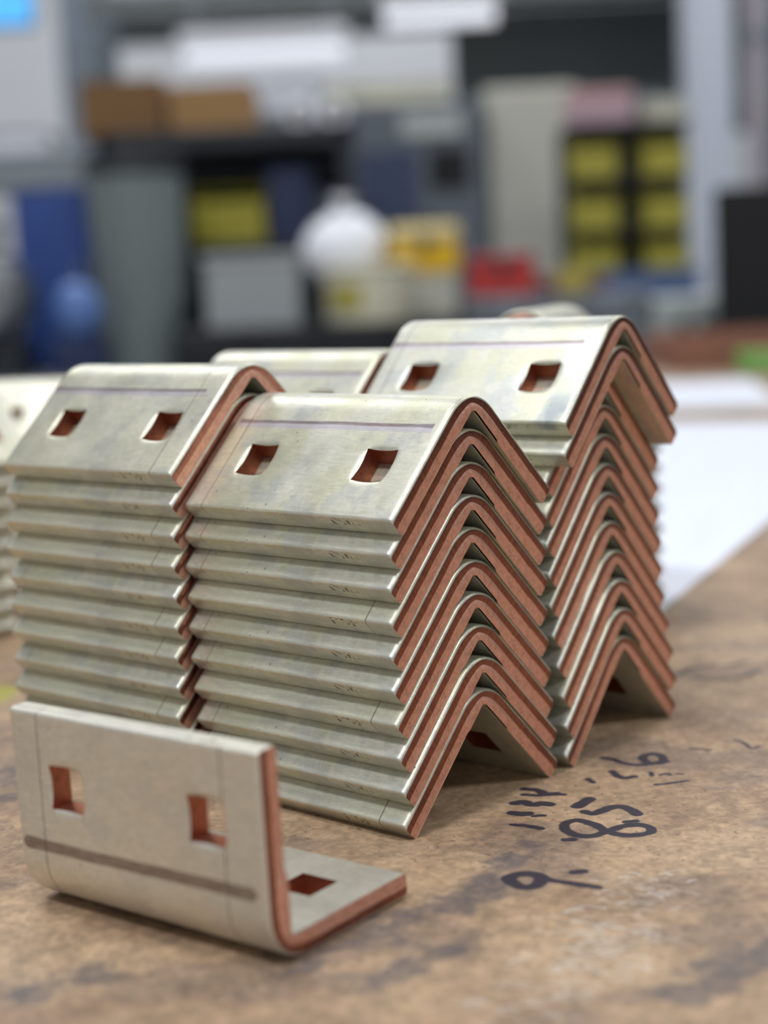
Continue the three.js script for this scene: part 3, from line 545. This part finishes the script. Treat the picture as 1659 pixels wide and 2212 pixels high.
{ // building column with a pipe
  const c = new THREE.Group(); c.name = 'building_column'; c.userData = { kind: 'structure', label: 'white painted building column right of the bin rack', category: 'column' }; scene.add(c);
  part('shaft', bx(1.0, 1.14, 0, CEIL, -5.16, -5.02, 0.006), M.column, c); part('base_plate', bx(0.97, 1.17, 0, 0.02, -5.19, -4.99), M.steel, c);
  const p = thing('conduit', 'pinkish grey vertical conduit next to the white column', 'pipe', [1.215, 0, -5.06]);
  part('pipe', new THREE.CylinderGeometry(0.03, 0.03, CEIL, 20).translate(0, CEIL / 2, 0), M.rust, p); for (const y of [1.2, 1.75, 2.6]) part('clip', new THREE.CylinderGeometry(0.034, 0.034, 0.03, 20).translate(0, y, 0), M.steel, p);
}
{ // pale box and monitor at the bench front
  const t = thing('instrument_box', 'pale grey green instrument box at the bench front edge', 'box', [0.56, BENCH, -3.26]);
  part('case', bx(-0.015, 0.28, 0, 0.108, -0.12, 0.12, 0.006), M.pale, t); part('front_panel', bx(-0.005, 0.27, 0.012, 0.096, 0.12, 0.124), mat(0xa9b0ac, 0.5), t);
  for (const x of [0.04, 0.09]) part('knob', new THREE.CylinderGeometry(0.012, 0.012, 0.016, 20).rotateX(Math.PI / 2).translate(x, 0.054, 0.132), M.rim, t);
  const m = thing('monitor', 'black flat monitor at the bench front beside the instrument box', 'monitor', [0.80, BENCH, -3.03]);
  part('screen_case', bx(-0.155, 0.155, 0.012, 0.31, 0.0, 0.03, 0.006), M.black, m); part('screen_face', bx(-0.145, 0.145, 0.03, 0.3, 0.03, 0.032), mat(0x05060a, 0.6), m);
  part('stand_foot', bx(-0.09, 0.09, 0, 0.012, -0.05, 0.06, 0.004), M.black, m); part('stand_neck', bx(-0.02, 0.02, 0.012, 0.2, -0.02, 0.0), M.black, m);
}
{ // brown tray and green tape at the table's far end
  const t = thing('brown_tray', 'shallow reddish brown wooden tray at the table far end', 'tray', [0.56, TABLE, -2.42]), w = 0.13, d = 0.14;
  part('tray_bottom', bx(-w, w, 0, 0.008, -d, d), M.brown, t);
  part('tray_side', bx(-w, w, 0.008, 0.05, d - 0.01, d, 0.002), M.brown, t); part('tray_side', bx(-w, w, 0.008, 0.05, -d, -d + 0.01, 0.002), M.brown, t);
  part('tray_side', bx(-w, -w + 0.01, 0.008, 0.05, -d + 0.01, d - 0.01, 0.002), M.brown, t); part('tray_side', bx(w - 0.01, w, 0.008, 0.05, -d + 0.01, d - 0.01, 0.002), M.brown, t);
  const g = thing('green_tape_roll', 'bright green tape roll lying in front of the brown tray', 'tape roll', [0.545, TABLE, -2.22]);
  part('tape', lathe([[0.028, 0], [0.042, 0], [0.042, 0.03], [0.028, 0.03], [0.028, 0]], 36), M.green, g); part('core', lathe([[0.0255, 0], [0.0277, 0], [0.0277, 0.03], [0.0255, 0.03], [0.0255, 0]], 36), M.tan, g);
}
{ // left end of the bench
  const t = thing('waste_bin', 'tall round grey green waste bin with a dark rim', 'bin', [-0.50, BENCH, -3.46]);
  part('bin_body', lathe([[0, 0], [0.088, 0], [0.091, 0.004], [0.104, 0.425], [0.1, 0.425], [0.087, 0.008], [0, 0.008]], 48), M.greyGreen, t);
  part('rim', lathe([[0.099, 0.415], [0.108, 0.415], [0.11, 0.43], [0.108, 0.452], [0.1, 0.452], [0.099, 0.415]], 48), M.rim, t);
  const c = thing('blue_cabinet', 'dark blue steel cabinet left of the waste bin', 'cabinet', [-0.70, BENCH, -3.66]);
  part('cabinet_body', bx(-0.09, 0.082, 0, 0.405, -0.16, 0.1, 0.005), M.navy, c); const d = part('door', bx(-0.082, 0.074, 0.01, 0.395, 0.1, 0.11, 0.003), M.blue, c); part('handle', bx(0.05, 0.06, 0.17, 0.24, 0.11, 0.124, 0.002), M.steel, d);
  const s = thing('grey_slab_box', 'wide flat grey box lying on the dark blue cabinet', 'box', [-0.745, BENCH + 0.405, -3.68]);
  part('box_body', bx(-0.14, 0.135, 0, 0.06, -0.12, 0.11, 0.005), M.grey, s); part('lid', bx(-0.143, 0.138, 0.06, 0.078, -0.123, 0.113, 0.005), mat(0x82898e, 0.5), s);
  const n = thing('navy_binder', 'navy blue binder lying on the wide flat grey box', 'binder', [-0.81, BENCH + 0.483, -3.7]);
  part('cover', merge(bx(-0.11, 0.1, 0, 0.005, -0.09, 0.09), bx(-0.11, 0.1, 0.045, 0.05, -0.09, 0.09), bx(-0.11, -0.105, 0.005, 0.045, -0.09, 0.09)), M.navy, n); part('pages', bx(-0.1, 0.095, 0.005, 0.045, -0.085, 0.085), M.white, n);
  const m = thing('motor', 'round grey electric motor at the end of the bench', 'motor', [-0.80, BENCH, -3.3]);
  part('motor_body', new THREE.CylinderGeometry(0.085, 0.085, 0.2, 40).rotateX(Math.PI / 2).translate(0, 0.17, 0), mat(0x7d8184, 0.5, 0.2), m);
  for (let k = 0; k < 12; k++) { const a = k / 12 * Math.PI * 2; part('cooling_fin', bx(-0.003, 0.003, 0.084, 0.098, -0.08, 0.08).applyMatrix4(new THREE.Matrix4().makeRotationZ(a)).translate(0, 0.17, 0), mat(0x75797c, 0.5, 0.2), m); }
  part('end_cap', new THREE.CylinderGeometry(0.07, 0.085, 0.03, 40).rotateX(Math.PI / 2).translate(0, 0.17, 0.115), mat(0x8a8e90, 0.5, 0.2), m); part('foot', bx(-0.08, 0.08, 0, 0.085, -0.07, 0.07, 0.006), M.darkSteel, m);
  part('junction_box', bx(-0.04, 0.04, 0.27, 0.34, -0.05, 0.05, 0.006), M.grey, m);
  const g = new THREE.SphereGeometry(0.048, 30, 20), p = g.attributes.position;
  for (let i = 0; i < p.count; i++) { const k = 1 + 0.2 * (fbm(p.getX(i) * 60 + 3, p.getY(i) * 60 + p.getZ(i) * 50, 3, 210) - 0.5); p.setXYZ(i, p.getX(i) * k, Math.max(p.getY(i) * k * 1.25, -0.055) , p.getZ(i) * k * 0.8); }
  g.computeVertexNormals();
  const b = thing('blue_cloth', 'crumpled light blue cloth on a small black block', 'cloth', [-0.605, BENCH + 0.135, -3.27]);
  part('cloth_folds', g, M.midBlue, b);
  const k = thing('black_block', 'small black block under the crumpled blue cloth', 'block', [-0.605, BENCH, -3.27]);
  part('block_body', bx(-0.05, 0.05, 0, 0.08, -0.045, 0.045, 0.006), M.navy, k);
}
renderer.render(scene, camera);
